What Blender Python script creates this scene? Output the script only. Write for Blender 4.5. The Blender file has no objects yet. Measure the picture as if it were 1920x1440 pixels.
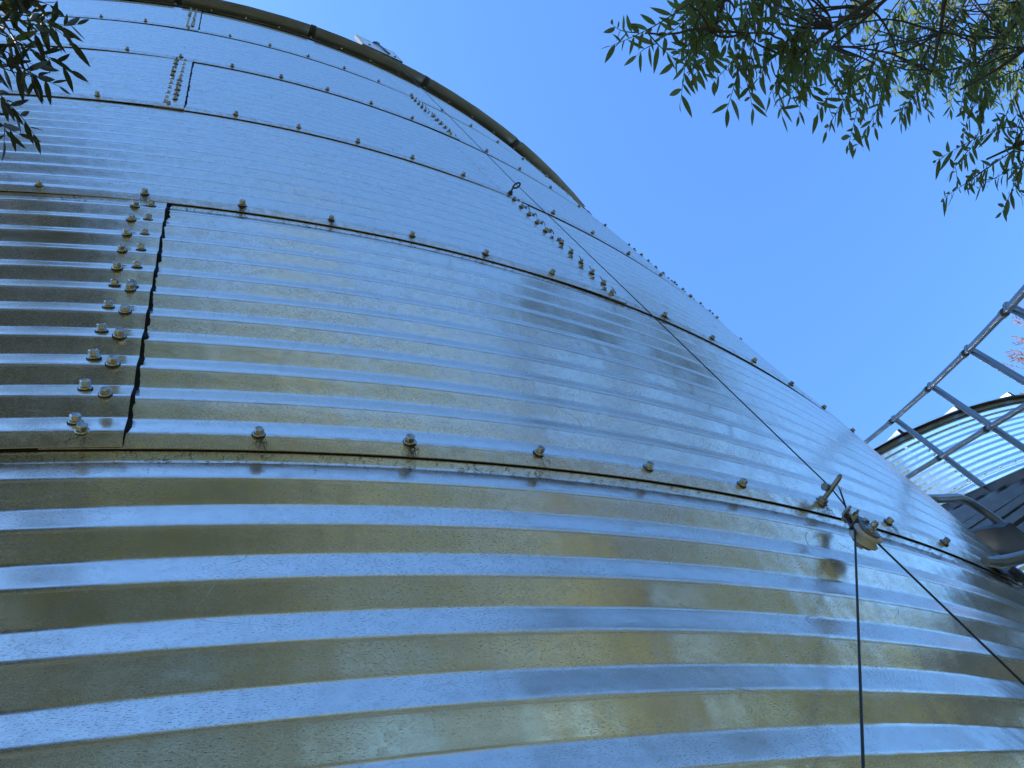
import bpy, bmesh, math, random
from mathutils import Vector, Matrix, noise as mnoise

sc = bpy.context.scene
C = sc.collection
PI = math.pi
R_ = math.radians

# ------------------------------------------------------------------ camera
EYE = Vector((0.0, 0.0, 1.55))
cd = bpy.data.cameras.new("camera")
cam = bpy.data.objects.new("camera", cd)
C.objects.link(cam)
cam.matrix_world = Matrix(((0.926814, -0.044895, -0.372828, EYE.x),
                           (-0.222047, -0.866184, -0.447683, EYE.y),
                           (-0.302839, 0.497704, -0.812760, EYE.z),
                           (0, 0, 0, 1)))
cd.sensor_width = 36.0
cd.lens = 1465.07 / 1920 * 36.0
cd.clip_start = 0.05
cd.clip_end = 2000
sc.camera = cam

# ------------------------------------------------------------------ sky, sun, exposure
SUN_AZ, SUN_EL = R_(-67), R_(50)          # azimuth clockwise from +Y
w = bpy.data.worlds.new("World")
sc.world = w
w.use_nodes = True
nt = w.node_tree
nt.nodes.clear()
sky = nt.nodes.new("ShaderNodeTexSky")
sky.sky_type = 'NISHITA'
sky.sun_disc = False
sky.sun_elevation = SUN_EL
sky.sun_rotation = SUN_AZ
sky.altitude = 300
sky.air_density = 1.0
sky.dust_density = 1.0
sky.ozone_density = 5.0
bg = nt.nodes.new("ShaderNodeBackground")
bg.inputs["Strength"].default_value = 0.15
wo = nt.nodes.new("ShaderNodeOutputWorld")
wb = nt.nodes.new("ShaderNodeMix")            # cool white balance of the phone picture
wb.data_type = 'RGBA'
wb.blend_type = 'MULTIPLY'
wb.inputs[0].default_value = 1.0
wb.inputs[7].default_value = (0.74, 1.08, 1.34, 1)
nt.links.new(sky.outputs[0], wb.inputs[6])
nt.links.new(wb.outputs[2], bg.inputs[0])
nt.links.new(bg.outputs[0], wo.inputs[0])

sl = bpy.data.lights.new("sun", 'SUN')
sl.energy = 5.0
sl.angle = R_(0.53)
sl.color = (1.0, 0.95, 0.86)
sun = bpy.data.objects.new("sun", sl)
C.objects.link(sun)
sdir = Vector((math.sin(SUN_AZ) * math.cos(SUN_EL), math.cos(SUN_AZ) * math.cos(SUN_EL), math.sin(SUN_EL)))
sun.rotation_euler = sdir.to_track_quat('Z', 'Y').to_euler()
sun.location = sdir * 60

sc.view_settings.view_transform = 'Standard'
sc.view_settings.look = 'None'
sc.view_settings.exposure = 1.17
sc.view_settings.gamma = 1
sc.view_settings.use_curve_mapping = False
sc.cycles.max_bounces = 10
sc.cycles.glossy_bounces = 6
sc.cycles.transparent_max_bounces = 6


# ------------------------------------------------------------------ materials
def new_mat(name):
    m = bpy.data.materials.new(name)
    m.use_nodes = True
    n = m.node_tree
    n.nodes.clear()
    out = n.nodes.new("ShaderNodeOutputMaterial")
    b = n.nodes.new("ShaderNodeBsdfPrincipled")
    n.links.new(b.outputs[0], out.inputs[0])
    return m, n, b, out


def N(n, kind, **kw):
    k = n.nodes.new("ShaderNode" + kind)
    for a, v in kw.items():
        if a in k.inputs:
            k.inputs[a].default_value = v
        else:
            setattr(k, a, v)
    return k


def ramp(n, src, p0, p1, c0=(0, 0, 0, 1), c1=(1, 1, 1, 1)):
    r = n.nodes.new("ShaderNodeValToRGB")
    r.color_ramp.elements[0].position = p0
    r.color_ramp.elements[0].color = c0
    r.color_ramp.elements[1].position = p1
    r.color_ramp.elements[1].color = c1
    n.links.new(src, r.inputs[0])
    return r


def mapping(n, src, scale, rot=0.0):
    k = n.nodes.new("ShaderNodeMapping")
    k.inputs["Scale"].default_value = scale
    k.inputs["Rotation"].default_value = (0, 0, rot)
    n.links.new(src, k.inputs["Vector"])
    return k.outputs[0]


def mixc(n, fac, a, b, blend='MIX'):
    k = n.nodes.new("ShaderNodeMix")
    k.data_type = 'RGBA'
    k.blend_type = blend
    for i, v in ((0, fac), (6, a), (7, b)):
        if isinstance(v, bpy.types.NodeSocket):
            n.links.new(v, k.inputs[i])
        else:
            k.inputs[i].default_value = v if i == 0 else tuple(v)
    return k.outputs[2]


def math_(n, op, a, b=None, clamp=False):
    k = n.nodes.new("ShaderNodeMath")
    k.operation = op
    k.use_clamp = clamp
    for i, v in enumerate((a, b)):
        if v is None:
            continue
        if isinstance(v, bpy.types.NodeSocket):
            n.links.new(v, k.inputs[i])
        else:
            k.inputs[i].default_value = v
    return k.outputs[0]


def galvanised_wall(name, rough, dirt, base=(0.98, 0.935, 0.815)):
    """corrugated sheet steel: UV in metres (u along the ring, v up the sheet)"""
    m, n, b, out = new_mat(name)
    uv = N(n, "UVMap").outputs[0]
    oi = N(n, "ObjectInfo")
    off = n.nodes.new("ShaderNodeCombineXYZ")
    n.links.new(math_(n, 'MULTIPLY', oi.outputs["Random"], 37.0), off.inputs[0])
    n.links.new(math_(n, 'MULTIPLY', oi.outputs["Random"], 11.0), off.inputs[1])
    va = n.nodes.new("ShaderNodeVectorMath")
    n.links.new(uv, va.inputs[0])
    n.links.new(off.outputs[0], va.inputs[1])
    P = va.outputs[0]
    sep = n.nodes.new("ShaderNodeSeparateXYZ")
    n.links.new(uv, sep.inputs[0])
    v = sep.outputs[1]

    def noise(scale_vec, detail=4.0, rough_=0.6, rot=0.0, dist=0.0):
        k = N(n, "TexNoise", Scale=1.0, Detail=detail, Roughness=rough_, Distortion=dist)
        n.links.new(mapping(n, P, scale_vec, rot), k.inputs["Vector"])
        return k.outputs[0]

    cloud = noise((3.0, 5.0, 1), 5, 0.62)                 # dull and brighter patches
    spang = noise((28.0, 46.0, 1), 3, 0.55)
    fleck = noise((190.0, 620.0, 1), 4, 0.75, rot=0.5)     # fine dirt flecks
    dots = noise((520.0, 640.0, 1), 3, 0.7)
    streak = noise((150.0, 2.2, 1), 4, 0.7)               # run-off marks
    roll = noise((1.2, 420.0, 1), 2, 0.5)                 # rolling lines
    run = noise((9.0, 1.1, 1), 3, 0.6)

    fl = ramp(n, fleck, 0.548, 0.64).outputs[0]
    dt = ramp(n, dots, 0.63, 0.73).outputs[0]
    flm = math_(n, 'MULTIPLY', fl, ramp(n, cloud, 0.34, 0.62).outputs[0])
    flm = math_(n, 'MAXIMUM', flm, math_(n, 'MULTIPLY', dt, 0.7))
    # dirt caught below the lap joint at the top of every sheet and along its bottom edge
    top = ramp(n, v, 1.075, 1.125).outputs[0]
    bot = ramp(n, v, -0.030, -0.012, (1, 1, 1, 1), (0, 0, 0, 1)).outputs[0]
    jn = ramp(n, noise((36.0, 30.0, 1), 5, 0.7), 0.42, 0.66).outputs[0]
    jd = math_(n, 'MULTIPLY', math_(n, 'MAXIMUM', math_(n, 'MULTIPLY', top, 0.8), math_(n, 'MULTIPLY', bot, 0.35)),
               math_(n, 'ADD', math_(n, 'MULTIPLY', jn, 0.75), 0.12))
    st = math_(n, 'MULTIPLY', ramp(n, streak, 0.62, 0.85).outputs[0], 0.10)

    col = mixc(n, ramp(n, cloud, 0.3, 0.7).outputs[0], (base[0] * .86, base[1] * .86, base[2] * .85, 1), (*base, 1))
    col = mixc(n, math_(n, 'MULTIPLY', ramp(n, spang, 0.40, 0.66).outputs[0], 0.14), col, (0.55, 0.56, 0.56, 1))
    col = mixc(n, math_(n, 'MULTIPLY', ramp(n, run, 0.55, 0.75).outputs[0], 0.10), col, (0.5, 0.46, 0.4, 1))
    # zinc crystals and tone changes from sheet to sheet
    vo = N(n, "TexVoronoi", Scale=1.0, Randomness=1.0)
    n.links.new(mapping(n, P, (70.0, 95.0, 1)), vo.inputs["Vector"])
    vsep = n.nodes.new("ShaderNodeSeparateColor")
    n.links.new(vo.outputs["Color"], vsep.inputs[0])
    cry = vsep.outputs[0]
    col = mixc(n, math_(n, 'MULTIPLY', math_(n, 'POWER', cry, 2.0), 0.24), col, (0.50, 0.50, 0.50, 1))
    tone = math_(n, 'FRACT', math_(n, 'MULTIPLY', oi.outputs["Random"], 7.31))
    col = mixc(n, math_(n, 'MULTIPLY', tone, 0.16), col, (0.60, 0.60, 0.60, 1))
    dmask = math_(n, 'MAXIMUM', math_(n, 'MULTIPLY', flm, dirt), jd)
    dmask = math_(n, 'MAXIMUM', dmask, math_(n, 'MULTIPLY', st, dirt), True)
    # long thin scratches and handling marks
    sn = noise((3.2, 7.5, 1), 1, 0.4, rot=0.9)
    sl_ = math_(n, 'SUBTRACT', 1.0, math_(n, 'DIVIDE', math_(n, 'ABSOLUTE', math_(n, 'SUBTRACT', sn, 0.52)), 0.0035), True)
    sl_ = math_(n, 'MULTIPLY', sl_, ramp(n, noise((6.0, 8.0, 1), 3, 0.6), 0.55, 0.66).outputs[0])
    dmask = math_(n, 'MAXIMUM', dmask, math_(n, 'MULTIPLY', sl_, 0.5), True)
    # dull hand-sized smears
    sm_ = ramp(n, noise((7.0, 4.0, 1), 4, 0.65, rot=0.7, dist=0.8), 0.63, 0.72).outputs[0]
    dmask = math_(n, 'MAXIMUM', dmask, math_(n, 'MULTIPLY', sm_, 0.16), True)
    # thin darker line just under every crest, broken up by noise
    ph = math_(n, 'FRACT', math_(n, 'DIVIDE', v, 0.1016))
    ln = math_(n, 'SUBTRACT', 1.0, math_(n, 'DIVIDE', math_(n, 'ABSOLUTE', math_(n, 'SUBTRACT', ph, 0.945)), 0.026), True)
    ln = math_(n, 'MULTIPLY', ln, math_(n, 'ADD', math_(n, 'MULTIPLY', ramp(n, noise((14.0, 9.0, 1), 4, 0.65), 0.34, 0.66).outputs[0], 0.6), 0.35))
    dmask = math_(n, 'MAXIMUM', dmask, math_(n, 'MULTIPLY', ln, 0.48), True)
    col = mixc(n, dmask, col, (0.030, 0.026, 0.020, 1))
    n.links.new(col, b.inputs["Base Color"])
    met = math_(n, 'SUBTRACT', 0.87, math_(n, 'MULTIPLY', dmask, 0.85), True)
    n.links.new(met, b.inputs["Metallic"])
    rg = math_(n, 'ADD', math_(n, 'MULTIPLY', ramp(n, cloud, 0.25, 0.75).outputs[0], 0.10), rough - 0.05)
    rg = math_(n, 'ADD', rg, math_(n, 'MULTIPLY', spang, 0.05))
    rg = math_(n, 'ADD', rg, math_(n, 'MULTIPLY', cry, 0.05))
    rg = math_(n, 'ADD', rg, math_(n, 'MULTIPLY', tone, 0.03))
    rg = math_(n, 'ADD', rg, math_(n, 'MULTIPLY', dmask, 0.35), True)
    n.links.new(rg, b.inputs["Roughness"])
    # relief: oil-canning, wrinkles, rolling lines
    oil = noise((5.0, 1.3, 1), 3, 0.5)
    wr = noise((30.0, 55.0, 1), 1, 0.4, rot=0.4)
    b1 = N(n, "Bump", Strength=1.0, Distance=0.0060)
    n.links.new(oil, b1.inputs["Height"])
    b2 = N(n, "Bump", Strength=0.5, Distance=0.0005)
    n.links.new(wr, b2.inputs["Height"])
    n.links.new(b1.outputs[0], b2.inputs["Normal"])
    b3 = N(n, "Bump", Strength=0.10, Distance=0.0002)
    n.links.new(roll, b3.inputs["Height"])
    n.links.new(b2.outputs[0], b3.inputs["Normal"])
    n.links.new(b3.outputs[0], b.inputs["Normal"])
    return m


def plain(name, col, rough=0.5, metal=0.0, var=0.25, scale=30.0, bump=0.0, bscale=200.0, spec=None):
    m, n, b, out = new_mat(name)
    tc = N(n, "TexCoord").outputs["Object"]
    k = N(n, "TexNoise", Scale=scale, Detail=5.0, Roughness=0.65)
    n.links.new(tc, k.inputs["Vector"])
    c = mixc(n, ramp(n, k.outputs[0], 0.3, 0.7).outputs[0],
             (*[x * (1 - var) for x in col], 1), (*[min(1, x * (1 + var)) for x in col], 1))
    n.links.new(c, b.inputs["Base Color"])
    b.inputs["Metallic"].default_value = metal
    n.links.new(math_(n, 'ADD', math_(n, 'MULTIPLY', k.outputs[0], 0.16), rough - 0.08, True), b.inputs["Roughness"])
    if spec is not None:
        b.inputs["Specular IOR Level"].default_value = spec
    if bump:
        k2 = N(n, "TexNoise", Scale=bscale, Detail=4.0)
        n.links.new(tc, k2.inputs["Vector"])
        bb = N(n, "Bump", Strength=0.6, Distance=bump)
        n.links.new(k2.outputs[0], bb.inputs["Height"])
        n.links.new(bb.outputs[0], b.inputs["Normal"])
    return m


def leaf_mat(name, c0, c1, trans):
    m, n, b, out = new_mat(name)
    tc = N(n, "TexCoord").outputs["Object"]
    geo = N(n, "NewGeometry")
    oi = N(n, "ObjectInfo")
    rnd = math_(n, 'FRACT', math_(n, 'ADD', geo.outputs["Random Per Island"], oi.outputs["Random"]))
    k = N(n, "TexNoise", Scale=40.0, Detail=3.0)
    n.links.new(tc, k.inputs["Vector"])
    c = mixc(n, rnd, (*c0, 1), (*c1, 1))
    c = mixc(n, math_(n, 'MULTIPLY', k.outputs[0], 0.35), c, (*[x * .55 for x in c0], 1))
    n.links.new(c, b.inputs["Base Color"])
    b.inputs["Roughness"].default_value = 0.6
    t = N(n, "BsdfTranslucent")
    n.links.new(mixc(n, 0.5, c, (c1[0] * 1.6, c1[1] * 1.7, c1[2] * .8, 1)), t.inputs[0])
    mx = N(n, "MixShader", Fac=trans)
    n.links.new(b.outputs[0], mx.inputs[1])
    n.links.new(t.outputs[0], mx.inputs[2])
    n.links.new(mx.outputs[0], out.inputs[0])
    return m


M = {}
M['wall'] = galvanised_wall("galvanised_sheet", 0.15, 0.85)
M['wall2'] = galvanised_wall("weathered_galvanised_sheet", 0.12, 0.12, (0.97, 0.97, 0.94))
M['roof'] = plain("roof_steel", (0.56, 0.58, 0.60), 0.42, 0.85, 0.12, 6.0)
M['palesteel'] = plain("pale_galvanised", (0.80, 0.80, 0.78), 0.5, 0.35, 0.08, 30.0)
M['bolt'] = plain("bolt_zinc", (0.35, 0.36, 0.345), 0.28, 0.9, 0.40, 160.0)
M['washer'] = plain("black_rubber", (0.018, 0.017, 0.015), 0.75, 0.0, 0.3, 200.0)
M['sealant'] = plain("butyl_sealant", (0.010, 0.009, 0.008), 0.88, 0.0, 0.4, 120.0, 0.002, 260.0, 0.15)
M['grime'] = plain("joint_grime", (0.022, 0.018, 0.013), 0.9, 0.0, 0.5, 80.0)
M['tube'] = plain("galvanised_tube", (0.28, 0.30, 0.32), 0.44, 0.9, 0.10, 12.0)
M['plate'] = plain("galvanised_plate", (0.33, 0.345, 0.365), 0.42, 0.88, 0.22, 9.0, 0.0006, 40.0)
M['dullplate'] = plain("dull_shaded_plate", (0.10, 0.11, 0.12), 0.6, 0.6, 0.3, 7.0, 0.0006, 40.0)  # plate steel with the inner stringer's shade put into a darker colour
M['darksteel'] = plain("dark_steel", (0.09, 0.085, 0.08), 0.45, 0.85, 0.35, 120.0)
M['pulleyplate'] = plain("dull_zinc_plate", (0.17, 0.18, 0.19), 0.5, 0.8, 0.25, 90.0)
M['cable'] = plain("wire_cable", (0.035, 0.034, 0.034), 0.5, 0.6, 0.4, 400.0)
M['nylon'] = plain("off_white_nylon", (0.42, 0.42, 0.39), 0.45, 0.0, 0.1, 60.0)
M['concrete'] = plain("concrete", (0.36, 0.35, 0.32), 0.85, 0.0, 0.2, 8.0, 0.003, 60.0)
M['bark'] = plain("bark", (0.045, 0.036, 0.030), 0.85, 0.0, 0.4, 25.0, 0.006, 40.0)
M['palebark'] = plain("pale_bark", (0.30, 0.26, 0.21), 0.8, 0.0, 0.3, 20.0, 0.004, 40.0)
M['leaf'] = leaf_mat("willow_leaf", (0.055, 0.088, 0.030), (0.130, 0.160, 0.060), 0.50)
M['leafd'] = leaf_mat("shade_leaf", (0.032, 0.055, 0.018), (0.060, 0.090, 0.026), 0.28)
M['leafb'] = leaf_mat("hedgerow_leaf", (0.105, 0.140, 0.034), (0.190, 0.205, 0.062), 0.30)
M['leafy'] = leaf_mat("turning_leaf", (0.205, 0.225, 0.085), (0.370, 0.365, 0.175), 0.30)
M['leafk'] = leaf_mat("dark_leaf", (0.010, 0.019, 0.010), (0.021, 0.034, 0.014), 0.22)  # shade on the left tree put into a darker leaf colour
M['leafr'] = leaf_mat("autumn_leaf", (0.26, 0.10, 0.06), (0.42, 0.20, 0.12), 0.30)


def ground_mat():
    m, n, b, out = new_mat("dry_grass")
    tc = N(n, "TexCoord").outputs["Object"]
    a = N(n, "TexNoise", Scale=0.35, Detail=8.0, Roughness=0.7)
    c = N(n, "TexNoise", Scale=7.0, Detail=6.0, Roughness=0.7)
    for k in (a, c):
        n.links.new(tc, k.inputs["Vector"])
    col = mixc(n, ramp(n, a.outputs[0], 0.42, 0.6).outputs[0], (0.13, 0.125, 0.05, 1), (0.24, 0.20, 0.11, 1))
    col = mixc(n, ramp(n, c.outputs[0], 0.4, 0.65).outputs[0], col, (0.09, 0.105, 0.035, 1))
    n.links.new(col, b.inputs["Base Color"])
    b.inputs["Roughness"].default_value = 0.9
    bb = N(n, "Bump", Strength=0.8, Distance=0.03)
    n.links.new(c.outputs[0], bb.inputs["Height"])
    n.links.new(bb.outputs[0], b.inputs["Normal"])
    return m


M['ground'] = ground_mat()


# ------------------------------------------------------------------ helpers
class MB:
    def __init__(s):
        s.v, s.f, s.m, s.uv, s.sm = [], [], [], [], []

    def add(s, vs, fs, mi=0, smooth=False):
        o = len(s.v)
        s.v += [tuple(x) for x in vs]
        for f in fs:
            s.f.append(tuple(i + o for i in f))
            s.m.append(mi)
            s.sm.append(smooth)

    def box(s, cx, cy, cz, sx, sy, sz, mi=0, mat=None):
        vs = [Vector((cx + a * sx / 2, cy + b * sy / 2, cz + c * sz / 2)) for a in (-1, 1) for b in (-1, 1) for c in (-1, 1)]
        if mat:
            vs = [mat @ v for v in vs]
        s.add(vs, [(0, 1, 3, 2), (4, 6, 7, 5), (0, 4, 5, 1), (2, 3, 7, 6), (0, 2, 6, 4), (1, 5, 7, 3)], mi)

    def tube(s, pts, rad, seg=10, mi=0, caps=True, smooth=True):
        pts = [Vector(p) for p in pts]
        rs = rad if isinstance(rad, (list, tuple)) else [rad] * len(pts)
        up = None
        rings = []
        for i, p in enumerate(pts):
            t = (pts[min(i + 1, len(pts) - 1)] - pts[max(i - 1, 0)])
            if t.length < 1e-9:
                t = Vector((0, 0, 1))
            t.normalize()
            if up is None:
                up = t.orthogonal().normalized()
            else:
                up = (up - t * up.dot(t))
                up = up.normalized() if up.length > 1e-6 else t.orthogonal().normalized()
            sd = t.cross(up)
            rings.append([p + (up * math.cos(2 * PI * k / seg) + sd * math.sin(2 * PI * k / seg)) * rs[i] for k in range(seg)])
        vs = [v for r in rings for v in r]
        fs = []
        for i in range(len(pts) - 1):
            for k in range(seg):
                a, b2 = i * seg + k, i * seg + (k + 1) % seg
                fs.append((a, b2, b2 + seg, a + seg))
        s.add(vs, fs, mi, smooth)
        if caps:
            s.add(rings[0], [tuple(range(seg - 1, -1, -1))], mi)
            s.add(rings[-1], [tuple(range(seg))], mi)

    def lathe(s, prof, seg=16, mat=None, mi=0, smooth=True, ang0=0.0):
        """profile of (radius, height) turned about local Z; mat places it"""
        vs, fs = [], []
        for (r, h) in prof:
            for k in range(seg):
                a = ang0 + 2 * PI * k / seg
                v = Vector((r * math.cos(a), r * math.sin(a), h))
                vs.append(mat @ v if mat else v)
        for i in range(len(prof) - 1):
            for k in range(seg):
                a, b2 = i * seg + k, i * seg + (k + 1) % seg
                fs.append((a, b2, b2 + seg, a + seg))
        s.add(vs, fs, mi, smooth)

    def mesh(s, name, mats):
        me = bpy.data.meshes.new(name)
        me.from_pydata(s.v, [], s.f)
        for m in (mats if isinstance(mats, (list, tuple)) else [mats]):
            me.materials.append(m)
        me.polygons.foreach_set("material_index", s.m)
        me.polygons.foreach_set("use_smooth", s.sm)
        me.update()
        return me

    def build(s, name, mats, parent=None, loc=None, rot=None):
        return put(name, s.mesh(name, mats), parent, loc, rot)


def put(name, me, parent=None, loc=None, rot=None):
    o = bpy.data.objects.new(name, me)
    C.objects.link(o)
    o.parent = parent
    if loc is not None:
        o.location = loc
    if rot is not None:
        o.rotation_euler = rot
    return o


def tag(o, label=None, cat=None, group=None, kind=None):
    for k, v in (('label', label), ('category', cat), ('group', group), ('kind', kind)):
        if v:
            o[k] = v
    return o


def thing(name, label, cat, loc=(0, 0, 0), group=None):
    o = bpy.data.objects.new(name, None)
    C.objects.link(o)
    o.location = loc
    o.empty_display_size = 0.2
    return tag(o, label, cat, group)


def adopt(o, root):
    """part built in world coordinates under a thing that only has a location"""
    o.parent = root
    o.matrix_parent_inverse = Matrix.Translation(root.location).inverted()
    return o


def cyl(r, phi, z, c=(0, 0)):
    return Vector((c[0] + r * math.sin(phi), c[1] - r * math.cos(phi), z))


# ------------------------------------------------------------------ ground
g = MB()
n_ = 40
S_ = 900.0
g.add([(-S_, -S_, 0), (S_, -S_, 0), (S_, S_, 0), (-S_, S_, 0)], [(0, 1, 2, 3)])
tag(g.build("ground", M['ground']), kind='structure')

# ------------------------------------------------------------------ grain bins
RB = 5.4233            # radius at the corrugation crests
CORR = 0.1016          # corrugation pitch
RING = 11 * CORR
DEP = 0.0127
COL = 2 * PI / 144     # horizontal bolt spacing
CY = 6.1110
PH0 = -0.02719
ZS1 = 2.5939           # crest with the bolts at the first lap joint in view
NR = 7                 # rings
Z0 = ZS1 - 2 * RING    # bottom ring starts here
ZE = Z0 + NR * RING    # eave


def corr(u):
    """offset from the crest radius; u in pitches, crest at integers"""
    s = abs((u + 0.5) % 1.0 - 0.5)
    a = 0.045
    k = DEP / 0.5
    if s < a:
        return -k * (s * s + a * a) / (2 * a) + k * a / 2
    if s > 0.5 - a:
        q = 0.5 - s
        return -k * (0.5 - (q * q + a * a) / (2 * a)) + k * a / 2
    return -k * s + k * a / 2


US = []
for n in range(-1, 12):
    for s in (0, .015, .03, .045, .16, .25, .34, .455, .47, .485, .5, .515, .53, .545, .66, .75, .84, .955, .97, .985):
        u = n + s
        if -0.29 < u < 11.24:
            US.append(u)
US = [-0.30] + US + [11.25]


def lapoff(u):
    t = min(1, max(0, (u - 0.45) / 1.2))
    return 0.0046 * (1 - t * t * (3 - 2 * t))


def sheet_mesh(name, mat):
    mb = MB()
    a0, a1 = -0.050 / RB, R_(30) + 0.053 / RB
    nc = 36
    cols = [a0 + (a1 - a0) * i / nc for i in range(nc + 1)]
    vs, uvs = [], []
    for i, a in enumerate(cols):
        e = 0.0034 * max(0, (i - nc + 5)) / 5
        for u in US:
            r = RB + corr(u) + lapoff(u) + e
            vs.append((r * math.sin(a), -r * math.cos(a), u * CORR))
    m = len(US)
    fs = [(i * m + j, (i + 1) * m + j, (i + 1) * m + j + 1, i * m + j + 1) for i in range(nc) for j in range(m - 1)]
    mb.add(vs, fs, 0, True)
    # cut edges: bottom lip and right-hand edge, 1.6 mm of steel
    th = 0.0016

    def inward(v):
        q = Vector(v)
        h = Vector((q.x, q.y, 0)).normalized()
        return q - h * th
    bl = [vs[i * m] for i in range(nc + 1)]
    mb.add(bl + [inward(v) for v in bl], [(i, i + nc + 1, i + nc + 2, i + 1) for i in range(nc)], 1)
    rl = [vs[nc * m + j] for j in range(m)]
    mb.add(rl + [inward(v) for v in rl], [(j, j + m, j + m + 1, j + 1) for j in range(m - 1)], 1)
    me = mb.mesh(name, [mat, M['plate']])
    ul = me.uv_layers.new(name="UVMap")
    for lp in me.loops:
        x, y, z = me.vertices[lp.vertex_index].co
        ul.data[lp.index].uv = (math.atan2(x, -y) * RB, z)
    return me


def bolt_mesh():
    """flanged hex bolt with a rubber washer, axis along -Y, seat at the origin"""
    mb = MB()
    T = Matrix.Rotation(PI / 2, 4, 'X')      # local Z -> -Y
    mb.lathe([(0.0116, -0.001), (0.0116, 0.0014), (0.0104, 0.0022)], 14, T, 1)
    mb.lathe([(0.0104, 0.0016), (0.0107, 0.0028), (0.0086, 0.0044), (0.0076, 0.0048)], 14, T, 0)
    hx = [(0.0083, 0.0042), (0.0083, 0.0126), (0.0074, 0.0140), (0.0056, 0.0140), (0.0052, 0.0134), (0.0, 0.0134)]
    mb.lathe(hx, 6, T, 0, False)
    return mb.mesh("bolt", [M['bolt'], M['washer']])


def roof_panel_mesh(name, mat, rib_h=0.085, rib_w=0.055):
    """10 degree roof panel with a hollow standing rib on its right edge, apex up the slope"""
    mb = MB()
    slope = R_(30)
    half = R_(5)
    sec = []
    stations = [RB + 0.095, RB + 0.05, RB - 0.2, RB - 1.2, 3.0, 1.6, 0.45]
    for r in stations:
        z = 0.012 + (RB + 0.095 - r) * math.tan(slope)
        wr = min(rib_w / r, half * .55)
        xs = [(-half + wr * .5, 0), (-half + wr * .9, 0), (-half * .55, -0.004), (0, -0.006), (half * .55, -0.004), (half - wr * .9, 0), (half - wr * .5, 0),
              (half - wr * .42, rib_h * (0.86 if r > 1 else .5)), (half - wr * .2, rib_h), (half + wr * .2, rib_h), (half + wr * .42, rib_h * .86), (half + wr * .5, 0.004), (half + wr * .9, 0.004)]
        sec.append([(r * math.sin(a), -r * math.cos(a), z + h) for a, h in xs])
    nn = len(sec[0])
    vs = [v for s in sec for v in s]
    fs = [(i * nn + j, i * nn + j + 1, (i + 1) * nn + j + 1, (i + 1) * nn + j) for i in range(len(sec) - 1) for j in range(nn - 1)]
    mb.add(vs, fs, 0, False)
    # turned-down drip lip on the flat
    e = sec[0]
    lip = [(x * 1.0006, y * 1.0006, z - 0.020) for x, y, z in e[:7]]
    mb.add(e[:7] + lip, [(j, j + 7, j + 8, j + 1) for j in range(6)], 0)
    return mb.mesh(name, mat)


def ring_strip(r0, r1, z0, z1, a0=0.0, a1=2 * PI, seg=180):
    mb = MB()
    vs, fs = [], []
    for i in range(seg + 1):
        a = a0 + (a1 - a0) * i / seg
        vs += [(r0 * math.sin(a), -r0 * math.cos(a), z0), (r1 * math.sin(a), -r1 * math.cos(a), z1)]
    for i in range(seg):
        fs.append((2 * i, 2 * i + 2, 2 * i + 3, 2 * i + 1))
    mb.add(vs, fs, 0, True)
    return mb


BOLT = bolt_mesh()
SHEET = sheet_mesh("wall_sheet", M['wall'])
SHEET2 = sheet_mesh("weathered_wall_sheet", M['wall2'])
ROOF = roof_panel_mesh("roof_panel", M['roof'])
rng = random.Random(11)
JOINT_COL = [6, -2, 0, 6, 0, 6, 0]         # sheet joints, in bolt columns, ring by ring from the ground


def joint_bolts():
    """two staggered bolt columns at a sheet joint: (metres from the joint column, pitches up)"""
    o = []
    for n in range(1, 6):
        o.append((0.018, n + 0.0))
    for n in range(5, 11):
        o.append((0.019, n + 0.30))
    for n in range(0, 6):
        o.append((-0.013, n + 0.30))
    for n in range(6, 11):
        o.append((-0.015, n + 0.0))
    return o


def place_bolt(root, phi, ring_z, u, extra):
    s = (u + 0.5) % 1.0 - 0.5
    r = RB + corr(u) + lapoff(u) + extra
    tilt = 0.0
    if abs(s) > 0.08:
        tilt = -math.atan(DEP / 0.5 / CORR) if s > 0 else math.atan(DEP / 0.5 / CORR)
    o = put("bolt", BOLT, root, cyl(r, phi, ring_z + u * CORR),
            (tilt + rng.gauss(0, .05), rng.uniform(0, PI) if tilt == 0 else 0, phi + rng.gauss(0, .05)))
    k = rng.uniform(.88, 1.02)
    o.scale = (k, k * rng.uniform(.85, 1.1), k)


def bead(root, phi, ring_z, seed):
    """black sealant squeezed out along the cut edge of a sheet joint"""
    rg = random.Random(seed)
    mb = MB()
    vs = []
    us = [-0.25 + 11.2 * k / 260 for k in range(261)]
    x0 = 0.0536
    for k, u in enumerate(us):
        wv = mnoise.noise(Vector((u * 1.7, seed * 3.1, 0))) * .5 + .5
        sc_ = (u * 1.35 + .3 * mnoise.noise(Vector((u * .8, seed, 5)))) % 1.0
        wd = 0.0038 + 0.0090 * (1 - sc_) * wv + 0.002 * mnoise.noise(Vector((u * 9, seed, 2)))
        if u > 9.6:
            wd += 0.008 * max(0, mnoise.noise(Vector((u * 5, seed, 9))) + .3)
        if u < .25:
            wd *= max(.15, (u + .3) / .5)
        wd = max(0.0012, wd)
        r = RB + corr(u) + lapoff(u)
        for dx, dr in ((-0.0008, 0.0030), (wd * .35, 0.0034), (wd * .8, 0.0022), (wd, -0.0004)):
            a = phi + (x0 + dx) / RB
            vs.append(cyl(r + dr, a, ring_z + u * CORR))
    fs = [(4 * k + j, 4 * k + j + 1, 4 * k + 5 + j, 4 * k + 4 + j) for k in range(260) for j in range(3)]
    mb.add(vs, fs, 0, True)
    mb.build("sealant_bead", M['sealant'], root)


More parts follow.
